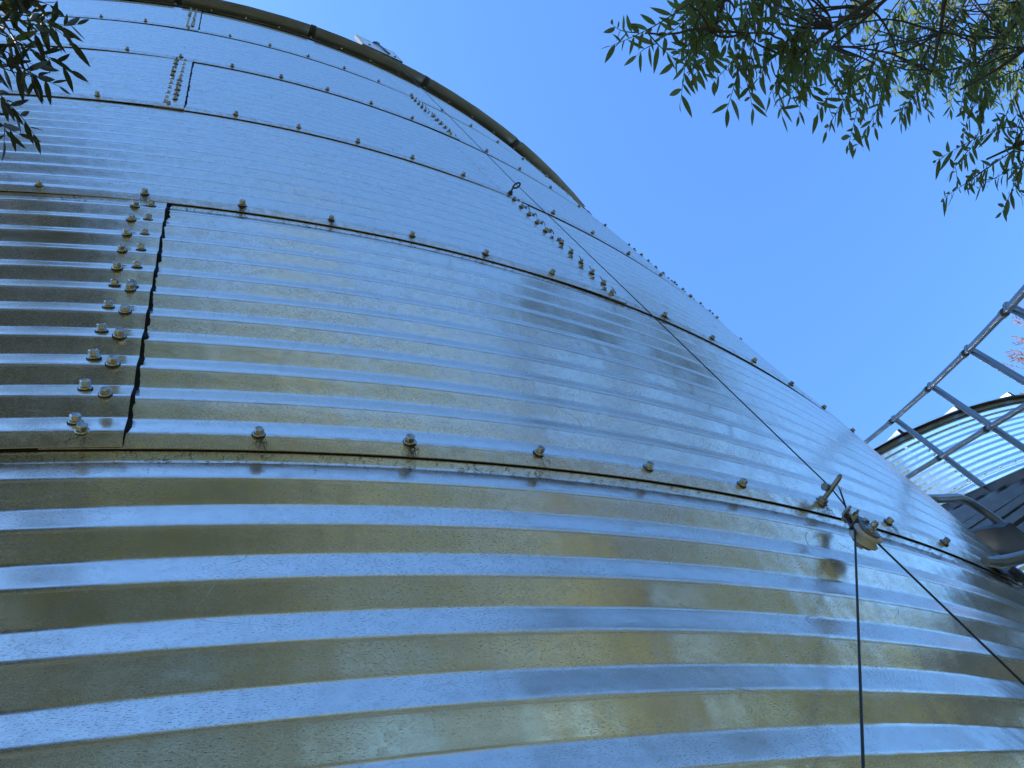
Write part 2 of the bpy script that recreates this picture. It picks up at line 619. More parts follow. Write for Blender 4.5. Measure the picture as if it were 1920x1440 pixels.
def grime(root, z, a0, a1, seed):
    """dust, cobweb and chaff caught in the lap just under the lip"""
    rg = random.Random(seed)
    mb = MB()
    for k in range(520):
        a = rg.uniform(a0, a1)
        u = -0.30 - abs(rg.gauss(0, .16)) - .02
        ln = rg.uniform(0.002, 0.009) * (3.0 if rg.random() < .05 else 1)
        d = rg.uniform(-1.4, 1.4) + (PI if rg.random() < .5 else 0)
        pts = []
        for t in range(4):
            x = ln * t / 3
            aa = a + (x * math.cos(d)) / RB
            uu = u - abs(x * math.sin(d)) / CORR + rg.uniform(-.006, .006)
            uu = max(-1.1, min(-0.31, uu))
            pts.append(cyl(RB + corr(uu) + 0.0015 + rg.uniform(0, .001), aa, z + uu * CORR))
        mb.tube(pts, [.0002, .0004, .0004, .0002], 4, 0, False)
    for j in range(0, 9):
        for q in range(rg.choice((0, 5, 12, 20))):
            a = PH0 + j * COL + rg.gauss(0, .0009)
            pts = []
            u, aa = -.10 - rg.uniform(0, .1), a
            for t in range(7):
                pts.append(cyl(RB + .0062 + corr(max(u, -.3)) * .5 + rg.uniform(0, .004) - (.004 if u < -.3 else 0), aa, z + u * CORR))
                u -= rg.uniform(-.02, .09)
                aa += rg.gauss(0, .0006)
            mb.tube(pts, [.00025, .0003, .0003, .0003, .0002, .0002, .0001], 4, 0, False)
    o = mb.build("joint_debris", M['grime'], root)
    o['kind'] = 'stuff'


def make_bin(name, label, c, zshift, sheet, near, ph_off=0.0):
    root = thing(name, label, 'grain bin', (c[0], c[1], zshift))
    # foundation
    mb = MB()
    mb.lathe([(RB + .22, -zshift), (RB + .22, Z0 - .045), (RB + .20, Z0 - .03), (RB - .3, Z0 - .03)], 96, None, 0, False)
    mb.build("foundation", M['concrete'], root)
    for k in range(NR):
        z = Z0 + k * RING
        for j in range(12):
            put("wall_sheet", sheet, root, (0, 0, z), (0, 0, PH0 + ph_off + (JOINT_COL[k] + 12 * j) * COL))
        if k > 0:
            ring_strip(RB + .0004 + corr(-.3), RB + .0040 + corr(-.26), z - .312 * CORR, z - .255 * CORR).build("lap_sealant", M['sealant'], root)
    ring_strip(RB + .0065, RB + .0065, ZE - .050, ZE + .010).build("eave_ring", M['plate'], root)
    for j in range(36):
        put("roof_panel", ROOF, root, (0, 0, ZE), (0, 0, ph_off + R_(2.30 + 10 * j)))
    mb = MB()
    zt = ZE + .012 + (RB + .095 - .45) * math.tan(R_(30))
    mb.lathe([(.62, zt - .02), (.62, zt + .16), (.30, zt + .32), (.0, zt + .36)], 24)
    mb.build("roof_cap", M['roof'], root)
    return root


bin1 = make_bin("grain_bin", "large corrugated galvanised grain bin filling the foreground", (0, CY), 0.0, SHEET, True)
bin2 = make_bin("grain_bin", "smaller looking corrugated grain bin behind the stair railing at right", (12.299, 9.075), 0.425, SHEET2, False, R_(1.0))

# bolts of the near bin, on the side in view
for k in range(1, NR):
    z = Z0 + k * RING
    lo, hi = {1: (-3, 9), 2: (-1, 12), 3: (-3, 13), 4: (-4, 14), 5: (-5, 15), 6: (-5, 16)}[k]
    for j in range(lo, hi + 1):
        if (k, j) in ((2, 6), (4, 6), (2, 9)):
            continue                     # the guide rod, the eye bolt and the stair strut sit here
        place_bolt(bin1, PH0 + j * COL, z, 0.0, 0.0)
for k, j in ((2, 0), (3, 6), (4, 0), (4, 12), (5, 6), (6, 0), (6, 12)):
    for dx, u in joint_bolts():
        place_bolt(bin1, PH0 + j * COL + dx / RB, Z0 + k * RING, u, 0.0034)
    bead(bin1, PH0 + j * COL, Z0 + k * RING, k * 7 + j)
grime(bin1, ZS1, PH0 - .03, PH0 + 11 * COL, 3)
grime(bin1, ZS1 + RING, PH0 - .05, PH0 + 9 * COL, 4)

# eave bolts under the roof overhang of the near bin
for j in range(-4, 15):
    put("eave_bolt", BOLT, bin1, cyl(RB + .007, PH0 + (j + .5) * COL, ZE - .022), (0, rng.uniform(0, 3), PH0 + (j + .5) * COL))

# bolts of the far bin, upper ring and joint in view
b2phi0 = math.atan2(-12.299, 9.075)        # bearing of the photographer from that bin
for k in (5, 6):
    for j in range(-60, 84):
        a = PH0 + R_(1.0) + j * COL
        if -0.15 < ((a - b2phi0 + PI) % (2 * PI) - PI) < 0.75 and (k == 6 or j % 1 == 0):
            put("bolt", BOLT, bin2, cyl(RB + .006, a, Z0 + k * RING), (0, rng.uniform(0, 3), a))
for k in (5, 6):
    for q in range(12):
        a = PH0 + R_(1.0) + (JOINT_COL[k] + 12 * q) * COL
        if -0.15 < ((a - b2phi0 + PI) % (2 * PI) - PI) < 0.75:
            for dx, u in joint_bolts():
                place_bolt(bin2, a + dx / RB, Z0 + k * RING, u, 0.0034)

# --- inspection hatch standing open at the eave, with its lever
def frame_at(r, phi, z, c=(0, CY)):
    """matrix: x along the ring, y outward, z up"""
    t = Vector((math.cos(phi), math.sin(phi), 0))
    o = Vector((math.sin(phi), -math.cos(phi), 0))
    p = cyl(r, phi, z, c)
    return Matrix(((t.x, o.x, 0, p.x), (t.y, o.y, 0, p.y), (0, 0, 1, p.z), (0, 0, 0, 1)))


hp = R_(12.8)
F0 = frame_at(RB, hp, ZE)
ht = thing("roof_hatch", "small pale hatch lid standing open on the eave with a lever", 'hatch', F0.translation)
tl_ = Matrix.Rotation(R_(-1.5), 4, 'X')
LID = F0 @ Matrix.Translation((0.03, 0.098, 0.07)) @ tl_
mb = MB()
mb.box(0, 0, 0.22, 0.335, 0.004, 0.42, 0, LID)
adopt(mb.build("lid", M['palesteel']), ht)
mb = MB()
for x in (-.17, .17):
    mb.box(x, -.012, .22, .006, .03, .44, 0, LID)
mb.box(0, -.012, .44, .34, .03, .006, 0, LID)
mb.box(0, -.012, .004, .34, .03, .006, 0, LID)
adopt(mb.build("lid_rim", M['darksteel']), ht)
mb = MB()
mb.box(0, -.24, .24, .36, .34, .22, 0, F0)
adopt(mb.build("collar", M['roof']), ht)
LEV = (1.262, 0.708, 8.66)
mb = MB()
b0 = LID @ Vector((.06, .012, .05))
mb.tube([b0, b0.lerp(Vector(LEV), .6), LEV], [.008, .008, .007], 8)
mb.tube([Vector(LEV) - Vector((.025, .0, .02)), LEV, Vector(LEV) + Vector((.03, .008, .03))], [.009, .010, .009], 8)
adopt(mb.build("lever", M['darksteel']), ht)
for x, z in ((-.10, .10), (.12, .09)):
    mb = MB()
    q = LID @ Matrix.Translation((x, .002, z))
    mb.lathe([(.010, 0), (.010, .008), (0, .009)], 6, q @ Matrix.Rotation(-PI / 2, 4, 'X'), 0, False)
    adopt(mb.build("rivet", M['darksteel']), ht)

# --- eye bolt on the third lap joint, guide rod on the first one
PHR = PH0 + 6 * COL
F3 = frame_at(RB + .0055, PHR, ZS1 + 2 * RING)
mb = MB()
mb.lathe([(.013, 0), (.013, .004), (.0095, .004), (.0095, .012), (.005, .012)], 6, F3 @ Matrix.Rotation(-PI / 2, 4, 'X'), 0, False)
mb.tube([F3 @ Vector((0, 0, 0)), F3 @ Vector((0, .028, 0))], .0042, 8)
lp = [F3 @ Vector((.013 - .013 * math.cos(t * 2 * PI / 18), .043 + .015 * math.sin(t * 2 * PI / 18 - .5), .004 * t / 18)) for t in range(0, 19)]
mb.tube([F3 @ Vector((0, .028, 0))] + lp, .0042, 8)
o = mb.build("eye_bolt", M['darksteel'])
adopt(o, bin1)
F1 = frame_at(RB + .0055, PHR, ZS1)
mb = MB()
mb.lathe([(.014, 0), (.014, .004), (.0105, .004), (.0105, .012), (.004, .012)], 6, F1 @ Matrix.Rotation(-PI / 2, 4, 'X'), 0, False)
mb.tube([F1 @ Vector((0, .0, 0)), F1 @ Vector((0, .064, .0)), F1 @ Vector((.001, .070, .002)), F1 @ Vector((.003, .074, .004))], [.0054, .0054, .0052, .004], 10)
q = F1 @ Matrix.Translation((-.010, .036, .006)) @ Matrix.Rotation(PI / 2, 4, 'Y')
mb.lathe([(0, -.006), (.0085, -.006), (.0085, .008), (0, .008)], 10, q, 0, False)
o = mb.build("guide_rod", M['tube'])
adopt(o, bin1)

# --- cable, pulley, rope
EYE3 = F3 @ Vector((.012, .046, .004))
HOLE = F1 @ Vector((.004, .038, .006))
PC = Vector((1.190, 0.767, 2.409))
CL = Vector((1.247, 0.787, 2.512))
mb = MB()


def seg_pts(a, b, n, sag):
    a, b = Vector(a), Vector(b)
    return [a.lerp(b, i / n) - Vector((0, 0, sag * 4 * (i / n) * (1 - i / n))) for i in range(n + 1)]


mb.tube(seg_pts(LEV, EYE3, 12, .004) + seg_pts(EYE3, HOLE, 14, .006)[1:] + seg_pts(HOLE, CL, 3, 0)[1:], .0016, 7)
tg = mb.build("pull_cable", M['cable'])
tag(tg, "thin dark wire cable running from the roof hatch down past the eye bolt", 'cable')

hang = (PC - CL).normalized()                    # down the block
outn = Vector((math.sin(R_(12.7)), -math.cos(R_(12.7)), 0))
outn = (outn - hang * outn.dot(hang)).normalized()
side = hang.cross(outn)
PM = Matrix(((side.x, hang.x, outn.x, PC.x), (side.y, hang.y, outn.y, PC.y), (side.z, hang.z, outn.z, PC.z), (0, 0, 0, 1)))  # x across, y down, z out
pb = thing("pulley_block", "small pulley with off-white nylon wheel hanging on the cable by the wall", 'pulley', PC)
mb = MB()
mb.lathe([(.006, -.0115), (.027, -.0115), (.0285, -.010), (.0285, -.0065), (.0215, -.0015), (.0215, .0015), (.0285, .0065), (.0285, .010), (.027, .0115), (.006, .0115)], 32, PM)
adopt(mb.build("wheel", M['nylon']), pb)
for zz in (-.0150, .0150):
    mb = MB()
    out_ = []
    for t in range(13):
        a = PI * t / 12
        out_.append((.019 * math.cos(a), .019 * math.sin(a) + .003))
    out_ += [(-.014, -.030), (-.011, -.052), (.011, -.052), (.014, -.030)]
    nn = len(out_)
    va = [PM @ Vector((x, y, zz - .0015)) for x, y in out_]
    vb = [PM @ Vector((x, y, zz + .0015)) for x, y in out_]
    mb.add(va + vb, [tuple(range(nn)), tuple(range(2 * nn - 1, nn - 1, -1))] + [(i, i + nn, (i + 1) % nn + nn, (i + 1) % nn) for i in range(nn)])
    adopt(mb.build("side_plate", M['pulleyplate']), pb)
mb = MB()
mb.box(0, -.052, 0, .022, .004, .033, 0, PM)
mb.box(0, -.075, -.012, .019, .05, .003, 0, PM)
adopt(mb.build("strap", M['pulleyplate']), pb)
mb = MB()
mb.lathe([(.0085, .0165), (.0085, .0235), (.005, .0235), (.005, .036), (.0042, .037), (0, .037)], 6, PM, 0, False)
mb.lathe([(.0090, -.0165), (.0090, -.024), (0, -.024)], 6, PM, 0, False)
mb.lathe([(.0115, .0160), (.0115, .0180), (.005, .0182)], 14, PM)
mb.lathe([(.0062, .0250), (.0068, .0265), (.0062, .0280), (.0068, .0295), (.0062, .031), (.0066, .0325), (.0055, .034)], 12, PM)
adopt(mb.build("axle_bolt", M['bolt']), pb)
mb = MB()
mb.lathe([(.0075, .0165), (.0075, .023), (0, .0235)], 6, PM @ Matrix.Translation((0, -.036, 0)), 0, False)
adopt(mb.build("strap_bolt", M['bolt']), pb)
mb = MB()
CM = PM @ Matrix.Translation((0, -.105, -.006))
mb.box(0, 0, 0, .026, .010, .012, 0, CM)
for x in (-.009, .009):
    mb.lathe([(.0058, .006), (.0058, .013), (.0030, .013), (.0030, .020), (0, .0205)], 6, CM @ Matrix.Translation((x, 0, 0)), 0, False)
mb.tube([CM @ Vector((-.009, 0, -.004)), CM @ Vector((-.008, 0, -.012)), CM @ Vector((0, 0, -.015)), CM @ Vector((.008, 0, -.012)), CM @ Vector((.009, 0, -.004))], .003, 8)
adopt(mb.build("cable_clamp", M['bolt']), pb)
mb = MB()
mb.tube([CM @ Vector((.006, .02, 0)), CM @ Vector((.006, -.004, .004)), CM @ Vector((.018, -.018, .018)), CM @ Vector((.030, -.030, .030))], .0018, 6)
for dx in (-.004, .001, .005):
    mb.tube([CM @ Vector((.028, -.028, .028)), CM @ Vector((.034 + dx, -.040 - dx * .4, .037))], .0006, 4)
adopt(mb.build("cable_tail", M['cable']), pb)
mb = MB()
mb.tube([CM @ Vector((0, -.002, 0)), CM @ Vector((-.002, .03, -.004)), CM @ Vector((0, .045, -.006)), CM @ Vector((.006, .03, -.004)), CM @ Vector((.006, .0, 0))], .0019, 6)
adopt(mb.build("cable_loop", M['cable']), pb)

mb = MB()
top = []
for t in range(0, 17):
    a = PI * t / 16
    top.append(PM @ Vector((.0232 * math.cos(a), -.0232 * math.sin(a), 0)))
down_a = Vector((1.222, 0.771, 0.50))
dirb = (Vector((0.716, 0.684, 1.930)) - top[-1] if (top[-1] - Vector((0.72, .685, 1.93))).length < (top[0] - Vector((0.72, .685, 1.93))).length else Vector((0.716, 0.684, 1.930)) - top[0])
near_b = (top[-1] - Vector((0.72, .685, 1.93))).length < (top[0] - Vector((0.72, .685, 1.93))).length
if not near_b:
    top.reverse()
CLEAT = top[-1] + dirb * 2.30
pts = seg_pts(down_a, top[0], 12, 0) + top[1:] + seg_pts(top[-1], CLEAT, 12, .0)[1:]
mb.tube(pts, .0020, 8)
tag(mb.build("pull_rope", M['cable']), "dark rope looped over the pulley with both ends running down", 'rope')
rc = math.hypot(CLEAT.x, CLEAT.y - CY)
phc = math.atan2(CLEAT.x, CY - CLEAT.y)
mb = MB()
mb.tube([cyl(RB - .005, phc, CLEAT.z, (0, CY)), cyl(rc + .02, phc, CLEAT.z, (0, CY))], .007, 8)
mb.tube([cyl(rc + .012, phc - .012, CLEAT.z, (0, CY)), cyl(rc + .012, phc + .012, CLEAT.z, (0, CY))], .007, 8)
adopt(mb.build("rope_cleat", M['darksteel']), bin1)
mb = MB()
mb.tube([(1.222, .771, .52), cyl(RB, R_(12.75), .50, (0, CY))], .007, 8)
adopt(mb.build("rope_hook", M['darksteel']), bin1)

# ------------------------------------------------------------------ spiral stair round the near bin
RO, RI = 6.40, 5.575
ST0, ST1 = 23.0, 99.0                     # degrees
ZSL = 0.0758                              # rise per degree


def zs(deg):
    return 4.685 + ZSL * (deg - 54.2)


stair = thing("spiral_stair", "galvanised stair with tube railing climbing round the near bin at right", 'stairs', cyl(6.0, R_(ST0), 0, (0, CY)))


def zi(deg):
    return zs(deg) if deg > 40 else zs(40) - .061 * (40 - deg)


def helix_plate(r, th, up, dn, fl, d0=ST0, d1=ST1, zs=zs):
    """C-shaped stringer following the stair; fl is the flange direction"""
    mb = MB()
    n = int((d1 - d0) / 1.0)
    vs = []
    sec = [(0, up), (fl, up), (fl, up - th), (fl * th / abs(fl), up - th), (fl * th / abs(fl), dn + th), (fl, dn + th), (fl, dn), (0, dn)]
    for i in range(n + 1):
        d = d0 + (d1 - d0) * i / n
        for dr, dz in sec:
            vs.append(cyl(r + dr, R_(d), zs(d) + dz, (0, CY)))
    m = len(sec)
    fs = [(i * m + j, i * m + (j + 1) % m, (i + 1) * m + (j + 1) % m, (i + 1) * m + j) for i in range(n) for j in range(m)]
    mb.add(vs, fs, 0, False)
    mb.add(vs[:m], [tuple(range(m))])
    mb.add(vs[-m:], [tuple(range(m - 1, -1, -1))])
    return mb


adopt(helix_plate(RO, .004, .0, -.33, -.045).build("stringer", M['plate']), stair)
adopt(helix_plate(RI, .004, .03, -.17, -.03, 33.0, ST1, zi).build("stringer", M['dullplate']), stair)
# treads: folded pans with two plank strips, open risers
tm = MB()
wdeg = 2.25
for (da, db) in ((-wdeg / 2, -.10), (.10, wdeg / 2)):
    n = 3
    for (za, zb) in ((0, -.004),):
        vs = []
        for i in range(n + 1):
            a = R_(da + (db - da) * i / n)
            for r in (RI + .006, RO - .006):
                vs.append(cyl(r, a, za))
        for i in range(n + 1):
            a = R_(da + (db - da) * i / n)
            for r in (RI + .006, RO - .006):
                vs.append(cyl(r, a, zb))
        k = 2 * (n + 1)
        fs = []
        for i in range(n):
            fs += [(2 * i, 2 * i + 1, 2 * i + 3, 2 * i + 2), (k + 2 * i, k + 2 * i + 2, k + 2 * i + 3, k + 2 * i + 1)]
        tm.add(vs, fs)
    for a in (R_(da), R_(db)):
        for r0, r1 in ((RI + .006, RO - .006),):
            p = [cyl(r0, a, 0), cyl(r1, a, 0), cyl(r1, a, -.042), cyl(r0, a, -.042)]
            a2 = a + (.0006 if a < 0 else -.0006)
            p2 = [cyl(r0, a2, -.004), cyl(r1, a2, -.004), cyl(r1, a2, -.042), cyl(r0, a2, -.042)]
            tm.add(p + p2, [(0, 1, 2, 3), (7, 6, 5, 4), (3, 2, 6, 7)])
TREAD = tm.mesh("tread", M['plate'])
k = 0
d = ST0 + 1.5
bloc = stair.location
while d < ST1:
    o = put("tread", TREAD, stair, Vector((0, CY, zs(d) - .150)) - bloc, (0, 0, R_(d)))
    for r, s in ((RO - .004, -1), (RI + .004, 1)):
        b = put("tread_bolt", BOLT, stair, cyl(r, R_(d), zs(d) - .172, (0, CY)) - bloc, (0, rng.uniform(0, 3), R_(d) + (PI if s < 0 else 0) + PI * 0))
    d += 2.64
# posts and rails
posts = [54.2 + 6.55 * i for i in range(-5, 8)]
for d in posts:
    if d < ST0:
        continue
    mb = MB()
    p0, p1 = cyl(RO + .004, R_(d), zs(d) - .17, (0, CY)), cyl(RO + .004, R_(d), zs(d) + .905, (0, CY))
    mb.tube([p0, p1, p1 + Vector((0, 0, .012)), p1 + Vector((0, 0, .018))], [.0215, .0215, .016, .006], 12)
    adopt(mb.build("post", M['tube']), stair)
for h, nm in ((.885, "top_rail"), (.372, "mid_rail")):
    for a, b in zip(posts[:-1], posts[1:]):
        if a < ST0:
            continue
        mb = MB()
        A, B = cyl(RO - .022, R_(a), zs(a) + h, (0, CY)), cyl(RO - .022, R_(b), zs(b) + h, (0, CY))
        L = (B - A).length
        t = (B - A) / L
        for x0, x1, rr in ((.018, .062, .0235), (.062, L * .885, .0190), (L * .885, L * .925, .0212), (L * .925, L - .018, .0140)):
            mb.tube([A + t * x0, A + t * ((x0 + x1) / 2), A + t * x1], rr, 14)
        adopt(mb.build(nm, M['tube']), stair)
        mb = MB()
        mb.tube([cyl(RO - .035, R_(a), zs(a) + h, (0, CY)), cyl(RO + .03, R_(a), zs(a) + h, (0, CY))], .006, 8)
        mb.lathe([(.010, 0), (.010, .007), (0, .007)], 6, frame_at(RO + .026, R_(a), zs(a) + h) @ Matrix.Rotation(-PI / 2, 4, 'X'), 0, False)
        adopt(mb.build("rail_bolt", M['bolt']), stair)


def smooth_path(pts, rad, n=8):
    """polyline with rounded corners"""
    pts = [Vector(p) for p in pts]
    out = [pts[0]]
    for i in range(1, len(pts) - 1):
        a, b, c = pts[i - 1], pts[i], pts[i + 1]
        d1 = min(rad, (a - b).length * .48)
        d2 = min(rad, (c - b).length * .48)
        p, q = b + (a - b).normalized() * d1, b + (c - b).normalized() * d2
        for k in range(n + 1):
            t = k / n
            out.append(p * (1 - t) ** 2 + b * 2 * t * (1 - t) + q * t * t)
    out.append(pts[-1])
    return out


# bent tube struts carrying the stair off the wall
mb = MB()
pth = smooth_path([cyl(RB - .01, R_(30.3), 3.37, (0, CY)), cyl(RB + .03, R_(31.2), 3.38, (0, CY)), cyl(RB + .20, R_(37.6), 3.66, (0, CY)), cyl(RB + .20, R_(36.6), 2.2, (0, CY)), cyl(RB + .20, R_(36.6), .0, (0, CY))], .30, 12)
mb.tube(pth, .0185, 12)
adopt(mb.build("bent_strut", M['tube']), stair)
mb = MB()
pth = smooth_path([cyl(RB + .018, R_(19.6), 2.548, (0, CY)), cyl(RB + .03, R_(20.6), 2.56, (0, CY)), cyl(RB + .22, R_(24.2), 2.60, (0, CY)), cyl(RB + .30, R_(26.0), 2.2, (0, CY)), cyl(RB + .30, R_(26.0), 0, (0, CY))], .12, 8)
mb.tube(pth, [.011, .014] + [.0165] * (len(pth) - 2), 12)
adopt(mb.build("bent_strut", M['tube']), stair)
FB = frame_at(RB + .006, PH0 + 9 * COL, ZS1)
mb = MB()
mb.box(.03, .004, -.022, .11, .005, .05, 0, FB)
mb.box(.075, .014, -.030, .04, .02, .03, 0, FB)
adopt(mb.build("wall_bracket", M['darksteel']), stair)
for x, z in ((0, 0), (.115, -.012), (.175, -.016)):
    o = put("bracket_bolt", BOLT, None, (FB @ Matrix.Translation((x, .006 if x == 0 else -.003 - x * .03, z))).translation, (0, .4, PH0 + 9 * COL))
    adopt(o, stair)
# landing and legs below, outside the frame
mb = MB()
vs = []
for i in range(9):
    a = R_(19.5 + 3.4 * i / 8)
    for r in (RI, RO):
        for z in (zs(ST0) - .05, zs(ST0) - .01):
            vs.append(cyl(r, a, z, (0, CY)))
fs = []
for i in range(8):
    b = 4 * i
    fs += [(b, b + 2, b + 6, b + 4), (b + 1, b + 5, b + 7, b + 3), (b, b + 4, b + 5, b + 1), (b + 2, b + 3, b + 7, b + 6)]
fs += [(0, 1, 3, 2), (32, 34, 35, 33)]
mb.add(vs, fs)
adopt(mb.build("landing", M['plate']), stair)
for dd, r in ((20.2, RI + .12), (20.2, RO - .03), (22.5, RO - .03), (48, RO - .03), (70, RO - .03)):
    mb = MB()
    mb.tube([cyl(r, R_(dd), 0, (0, CY)), cyl(r, R_(dd), zs(max(dd, ST0)) - .16, (0, CY))], .03, 10)
    adopt(mb.build("leg", M['tube']), stair)

# ------------------------------------------------------------------ trees
def leaf_shape(seed, seg=5, wid=.105, simple=False):
    rg = random.Random(seed)
    curl = rg.uniform(-.16, .22)
    bend = rg.uniform(-.10, .10)
    fold = rg.uniform(.10, .34)
    vs, fs = [], []
    if simple:
        seg = 2
    for i in range(seg + 1):
        t = i / seg
        hw = wid * (math.sin(PI * min(1, t ** .8)) ** .85 if 0 < t < 1 else 0.012)
        cx, cy, cz = t, bend * t * t, -curl * t * t
        vs += [(cx, cy - hw, cz + hw * fold), (cx, cy, cz), (cx, cy + hw, cz + hw * fold)]
    for i in range(seg):
        a = 3 * i
        fs += [(a, a + 3, a + 4, a + 1), (a + 1, a + 4, a + 5, a + 2)]
    return vs, fs


LEAFV = [leaf_shape(s) for s in range(8)]
LEAFS = [leaf_shape(s, simple=True) for s in range(4)]


def twig_leaves(rg, base, tip, spacing, size, leaves, tw, rad=.0028, bare=.12, droop=.35, spread=48):
    base, tip = Vector(base), Vector(tip)
    L = (tip - base).length
    if L < .02:
        return
    ax = (tip - base) / L
    sidev = ax.cross(Vector((0, 0, 1)))
    sidev = sidev.normalized() if sidev.length > .05 else Vector((1, 0, 0))
    w1, w2 = rg.uniform(-.10, .10) * L, rg.uniform(-.05, .12) * L
    pts = []
    for i in range(7):
        t = i / 6
        pts.append(base.lerp(tip, t) + sidev * (w1 * math.sin(PI * t)) + Vector((0, 0, w2 * math.sin(PI * t))))
    tw.tube(pts, [rad * (1 - .75 * i / 6) for i in range(7)], 5, 0, False)
    n = max(3, int(L / spacing))
    sgn = 1
    for i in range(n + 1):
        t = bare + (1 - bare) * i / n
        f = t * 6
        k = min(5, int(f))
        p = pts[k].lerp(pts[k + 1], f - k)
        d = (pts[k + 1] - pts[k]).normalized()
        sgn = -sgn
        sp = R_(rg.gauss(spread, 13)) * (0.3 if i == n else 1)
        pl = (sidev * rg.uniform(.6, 1) + Vector((0, 0, 1)) * rg.uniform(-.7, .5)).normalized()
        dirv = d * math.cos(sp) + pl * sgn * math.sin(sp)
        dirv = (dirv + Vector((0, 0, -droop * rg.uniform(.2, 1.3)))).normalized()
        up = (Vector((0, 0, 1)) + Vector((rg.gauss(0, .5), rg.gauss(0, .5), rg.gauss(0, .3))))
        y = up.cross(dirv)
        if y.length < .05:
            continue
        y.normalize()
        z = dirv.cross(y)
        s = size * rg.uniform(.55, 1.2)
        w_ = s * rg.uniform(.8, 1.15)
        leaves.append((Matrix(((dirv.x * s, y.x * w_, z.x * s, p.x), (dirv.y * s, y.y * w_, z.y * s, p.y), (dirv.z * s, y.z * w_, z.z * s, p.z), (0, 0, 0, 1))), rg.randrange(8)))


MI = cam.matrix_world.inverted()


def in_view(p):
    q = MI @ p
    if q.z > -.05:
        return None
    u, v = -q.x / q.z * 1465 + 960, 720 + q.y / q.z * 1465
    return -q.z if -25 < u < 1945 and -25 < v < 1465 else None


def emit_leaves(root, leaves, mat, limit=300):
    """the leaves that show largest become parts of their own, the rest one mass"""
    ranked = sorted(((in_view(m.translation), i) for i, (m, v) in enumerate(leaves) if in_view(m.translation)), key=lambda t: t[0])
    own = set(i for dd, i in ranked[:limit])
    shapes = []
    for vs, fs in LEAFV:
        mb = MB()
        mb.add(vs, fs, 0, True)
        shapes.append(mb.mesh("leaf", mat))
    mass = MB()
    vis = set(i for dd, i in ranked)
    for i, (m, v) in enumerate(leaves):
        if i in own:
            o = bpy.data.objects.new("leaf", shapes[v])
            C.objects.link(o)
            o.parent = root
            o.matrix_parent_inverse = Matrix.Translation(root.location).inverted()
            o.matrix_basis = m
        else:
            vs, fs = LEAFV[v] if i in vis else LEAFS[v % 4]
            mass.add([m @ Vector(x) for x in vs], fs, 0, True)
    if mass.v:
        o = adopt(mass.build("crown", mat), root)
        o['kind'] = 'stuff'


def rand_in_ball(rg):
    while True:
        v = Vector((rg.uniform(-1, 1), rg.uniform(-1, 1), rg.uniform(-1, 1)))
        if v.length < 1:
            return v


def limb(mb, a, b, r0, r1, rg, n=7, wob=.08, sag=0):
    a, b = Vector(a), Vector(b)
    L = (b - a).length
    o1, o2 = Vector((rg.gauss(0, 1), rg.gauss(0, 1), rg.gauss(0, .6))) * wob * L, Vector((rg.gauss(0, 1), rg.gauss(0, 1), rg.gauss(0, .6))) * wob * .5 * L
    pts = []
    for i in range(n + 1):
        t = i / n
        pts.append(a.lerp(b, t) + o1 * math.sin(PI * t) + o2 * math.sin(2 * PI * t) + Vector((0, 0, sag * L * math.sin(PI * t))))
    mb.tube(pts, [r0 + (r1 - r0) * i / n for i in range(n + 1)], 8, 0, True)
    return pts


